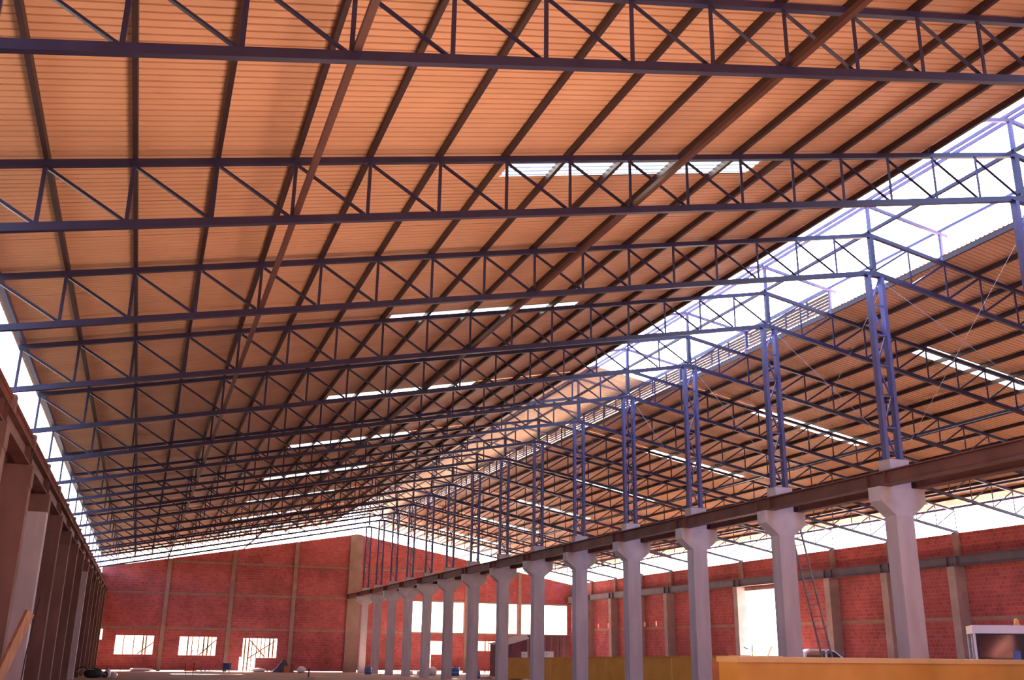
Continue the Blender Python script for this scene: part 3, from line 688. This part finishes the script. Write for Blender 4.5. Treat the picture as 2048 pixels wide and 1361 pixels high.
pp = thing('mixer_chute', at(26.4, 88.8), 'thick dark pipe leaning at an angle on a tripod near the columns', 'pipe')
MB().tube([(0.5, 0, 0.05), (-0.35, 0, 1.25)], [0.16, 0.2], 14).build('pipe', NAVYT, pp)
MB().tube([(-0.35, 0, 1.25), (-0.42, 0, 1.36)], [0.22, 0.22], 14).build('rim', GREY, pp)
for a in (0.4, 2.6): MB().bar((-0.1 + 0.4 * math.cos(a), 0.5 * math.sin(a) - 0.2, 0), (0.0, 0, 0.75), 0.04, 0.04).build('leg', GREY, pp)
for i in range(7):
    a = random.uniform(-0.5, 0.5); x = 23.6 + random.uniform(0, 0.9); y = 70.9 + random.uniform(-0.3, 0.3)
    o = MB().tube([(-0.6 * math.cos(a), -0.6 * math.sin(a), 0.012), (0, 0, 0.03 + 0.02 * (i % 3)), (0.6 * math.cos(a), 0.6 * math.sin(a), 0.012)], 0.012, 6).build('rebar_offcut', DARK, None, loc=at(x, y))
    o.location.z += 0.025 * i
    tag(o, 'bent dark rebar offcut on the floor in front of the leaning pipe', 'rebar', 'rebar offcuts on the floor')
ts = thing('trestle', at(37.6, 104.5), 'bare timber A-frame trestle near the gable window', 'trestle')
for s in (-1, 1):
    for t_ in (-0.35, 0.35): MB().bar((s * 0.45, t_, 0), (s * 0.06, t_, 1.75), 0.07, 0.07).build('leg', WOOD, ts)
MB().bar((0, -0.6, 1.8), (0, 0.6, 1.8), 0.1, 0.1).build('top_rail', WOOD, ts)
for x, y, h in ((3.75, 82.0, 0.95), (4.25, 82.1, 0.95)):
    tag(MB().bar((0, 0, 0), (-0.12 if x < 4 else 0.06, 0, h), 0.05, 0.05).build('marker_stake', DARK, None, loc=at(x, y)), 'thin dark stake on the open floor leaning %s its neighbour' % ('away from' if x < 4 else 'slightly clear of'), 'stake', 'pair of stakes')
tag(MB().tube([(0, 0, 0), (0.02, 0, 0.5), (-0.05, 0, 0.52), (0.05, 0, 0.62)], [0.05, 0.05, 0.08, 0.06], 8).build('standpipe', DARK, None, loc=at(12.2, 77.0)), 'short dark standpipe alone on the open floor', 'standpipe')
# plank and rebar against the pale pillar
pl = tag(MB().bar((0, 0, 0), (0.62, 0.75, 2.35), 0.30, 0.09, (1, -0.6, 0)).build('timber_plank', WOOD, None, loc=(-3.28, 27.9, gz(27.9))), 'thick raw timber plank leaning towards the pale plastered pillar', 'plank')
rb = tag(MB().tube([(0, 0, 0), (0.03, 0.05, 1.3), (0.16, 0.1, 2.75)], 0.016, 8).build('rebar_rod', DARK, None, loc=(-2.62, 28.5, gz(28.5))), 'upright dark rebar rod beside the leaning timber plank', 'rebar')
# valve post by the doorway and a prop across it
vp = thing('valve_post', (45.4, 69.2, gz(69.2)), 'slim dark standpipe with a side handle in front of the doorway', 'standpipe')
MB().tube([(0, 0, 0), (0, 0, 2.75)], 0.045, 10).build('pipe', DARK, vp)
MB().tube([(0, 0, 2.35), (-0.3, 0.35, 2.4), (-0.45, 0.5, 2.5)], 0.035, 8).build('handle', DARK, vp)
tag(MB().bar((0, 0, 0), (0.35, -1.7, 2.6), 0.09, 0.09).build('door_brace', WOOD, None, loc=(46.0, 69.6, gz(69.6))), 'timber brace slanting across the bright doorway', 'prop')

# ------------------------------------------------------------------ person outside the middle gable window
def person(x, y, hgt, label):
    s_ = hgt / 1.75
    J = {'pel': (0, 0, 0.95), 'wai': (0, 0, 1.1), 'che': (0, 0.01, 1.32), 'nec': (0, 0, 1.5), 'hed': (0, -0.01, 1.55),
         'hl': (-0.1, 0, 0.92), 'kl': (-0.12, -0.02, 0.5), 'al': (-0.13, 0.02, 0.08), 'tl': (-0.14, -0.15, 0.03),
         'hr': (0.1, 0, 0.92), 'kr': (0.12, -0.02, 0.5), 'ar': (0.13, 0.02, 0.08), 'tr': (0.14, -0.15, 0.03),
         'sl': (-0.19, 0, 1.43), 'el': (-0.26, -0.02, 1.15), 'wl': (-0.25, -0.16, 0.95), 'sr': (0.19, 0, 1.43), 'er': (0.26, -0.02, 1.15), 'wr': (0.25, -0.16, 0.95)}
    Rr = {'pel': 0.15, 'wai': 0.14, 'che': 0.165, 'nec': 0.06, 'hed': 0.055, 'hl': 0.095, 'kl': 0.06, 'al': 0.04, 'tl': 0.04, 'hr': 0.095, 'kr': 0.06, 'ar': 0.04, 'tr': 0.04, 'sl': 0.07, 'el': 0.045, 'wl': 0.03, 'sr': 0.07, 'er': 0.045, 'wr': 0.03}
    E_ = [('pel', 'wai'), ('wai', 'che'), ('che', 'nec'), ('nec', 'hed'), ('pel', 'hl'), ('hl', 'kl'), ('kl', 'al'), ('al', 'tl'), ('pel', 'hr'), ('hr', 'kr'), ('kr', 'ar'), ('ar', 'tr'), ('che', 'sl'), ('sl', 'el'), ('el', 'wl'), ('che', 'sr'), ('sr', 'er'), ('er', 'wr')]
    ks = list(J); me = bpy.data.meshes.new('person_body')
    me.from_pydata([tuple(q * s_ for q in J[k]) for k in ks], [(ks.index(a), ks.index(b)) for a, b in E_], [])
    me.materials.append(SHIRT)
    o = bpy.data.objects.new('person', me); COL.objects.link(o); o.location = (x, y, gz(y) - 0.06 + 0.27)
    sk = o.modifiers.new('skin', 'SKIN')
    for i, k in enumerate(ks):
        me.skin_vertices[0].data[i].radius = (Rr[k] * s_, Rr[k] * s_); me.skin_vertices[0].data[i].use_root = (k == 'pel')
    sb = o.modifiers.new('sub', 'SUBSURF'); sb.levels = 2; sb.render_levels = 2
    tag(o, label, 'person')
    hd = MB(); hd.blob((0, -0.015, 1.645), (0.078, 0.098, 0.118), 16, 12, 0.0); hd.blob((0, -0.115, 1.635), (0.014, 0.02, 0.024), 8, 5, 0); hd.blob((-0.08, 0, 1.64), (0.012, 0.02, 0.032), 8, 5, 0); hd.blob((0.08, 0, 1.64), (0.012, 0.02, 0.032), 8, 5, 0)
    hd.blob((0, -0.106, 1.592), (0.026, 0.008, 0.007), 8, 5, 0)
    hd.build('head', SKIN, o, True).scale = (s_,) * 3
    MB().blob((0, 0.012, 1.685), (0.086, 0.098, 0.09), 16, 10, 0.02, 0.25).build('hair', HAIR, o, True).scale = (s_,) * 3
    ey = MB()
    for sx in (-1, 1): ey.blob((sx * 0.03, -0.103, 1.655), (0.012, 0.008, 0.008), 8, 5, 0)
    ey.build('eyes', DARK, o, True).scale = (s_,) * 3
    for sx in (-1, 1):
        hm = MB(); c = (sx * 0.25, -0.16, 0.93); hm.blob((c[0], c[1] - 0.02, c[2] - 0.03), (0.026, 0.04, 0.05), 10, 6, 0)
        for q in range(4): hm.tube([(c[0] + sx * (-0.02 + 0.013 * q) * 0.6, c[1] - 0.03 - 0.008 * q, c[2] - 0.06), (c[0] + sx * (-0.02 + 0.013 * q) * 0.6, c[1] - 0.045 - 0.008 * q, c[2] - 0.1), (c[0] + sx * (-0.02 + 0.013 * q) * 0.6, c[1] - 0.04 - 0.008 * q, c[2] - 0.125 + 0.006 * abs(q - 1.5))], 0.008, 6)
        hm.tube([(c[0] - sx * 0.02, c[1] - 0.03, c[2] - 0.01), (c[0] - sx * 0.04, c[1] - 0.055, c[2] - 0.04), (c[0] - sx * 0.04, c[1] - 0.06, c[2] - 0.065)], 0.009, 6)
        hm.build('hand', SKIN, o, True).scale = (s_,) * 3
    tm = MB()
    for sx in (-1, 1): tm.tube([(sx * 0.09, 0, 0.93), (sx * 0.105, -0.01, 0.7), (sx * 0.12, -0.02, 0.5), (sx * 0.13, 0.02, 0.09)], [0.125, 0.11, 0.085, 0.075], 12)
    tm.tube([(0, 0, 0.86), (0, 0, 1.03)], [0.17, 0.165], 14)
    tm.build('trousers', TROUS, o, True).scale = (s_,) * 3
PF = (5.42, YF + 1.3)
po = thing('standing_platform', (PF[0], PF[1], gz(PF[1]) - 0.06), 'low timber platform under the person outside the gable window', 'platform')
for i in range(5): MB().box(-0.6 + i * 0.24, -0.38 + i * 0.24, -0.4, 0.4, 0.22, 0.27).build('plank', WOODD, po)
for yy in (-0.3, 0.3): MB().box(-0.6, 0.6, yy - 0.05, yy + 0.05, 0, 0.22).build('bearer', WOODD, po)
person(*PF, 1.84, 'person in a pale blue shirt standing outside the middle low gable window')
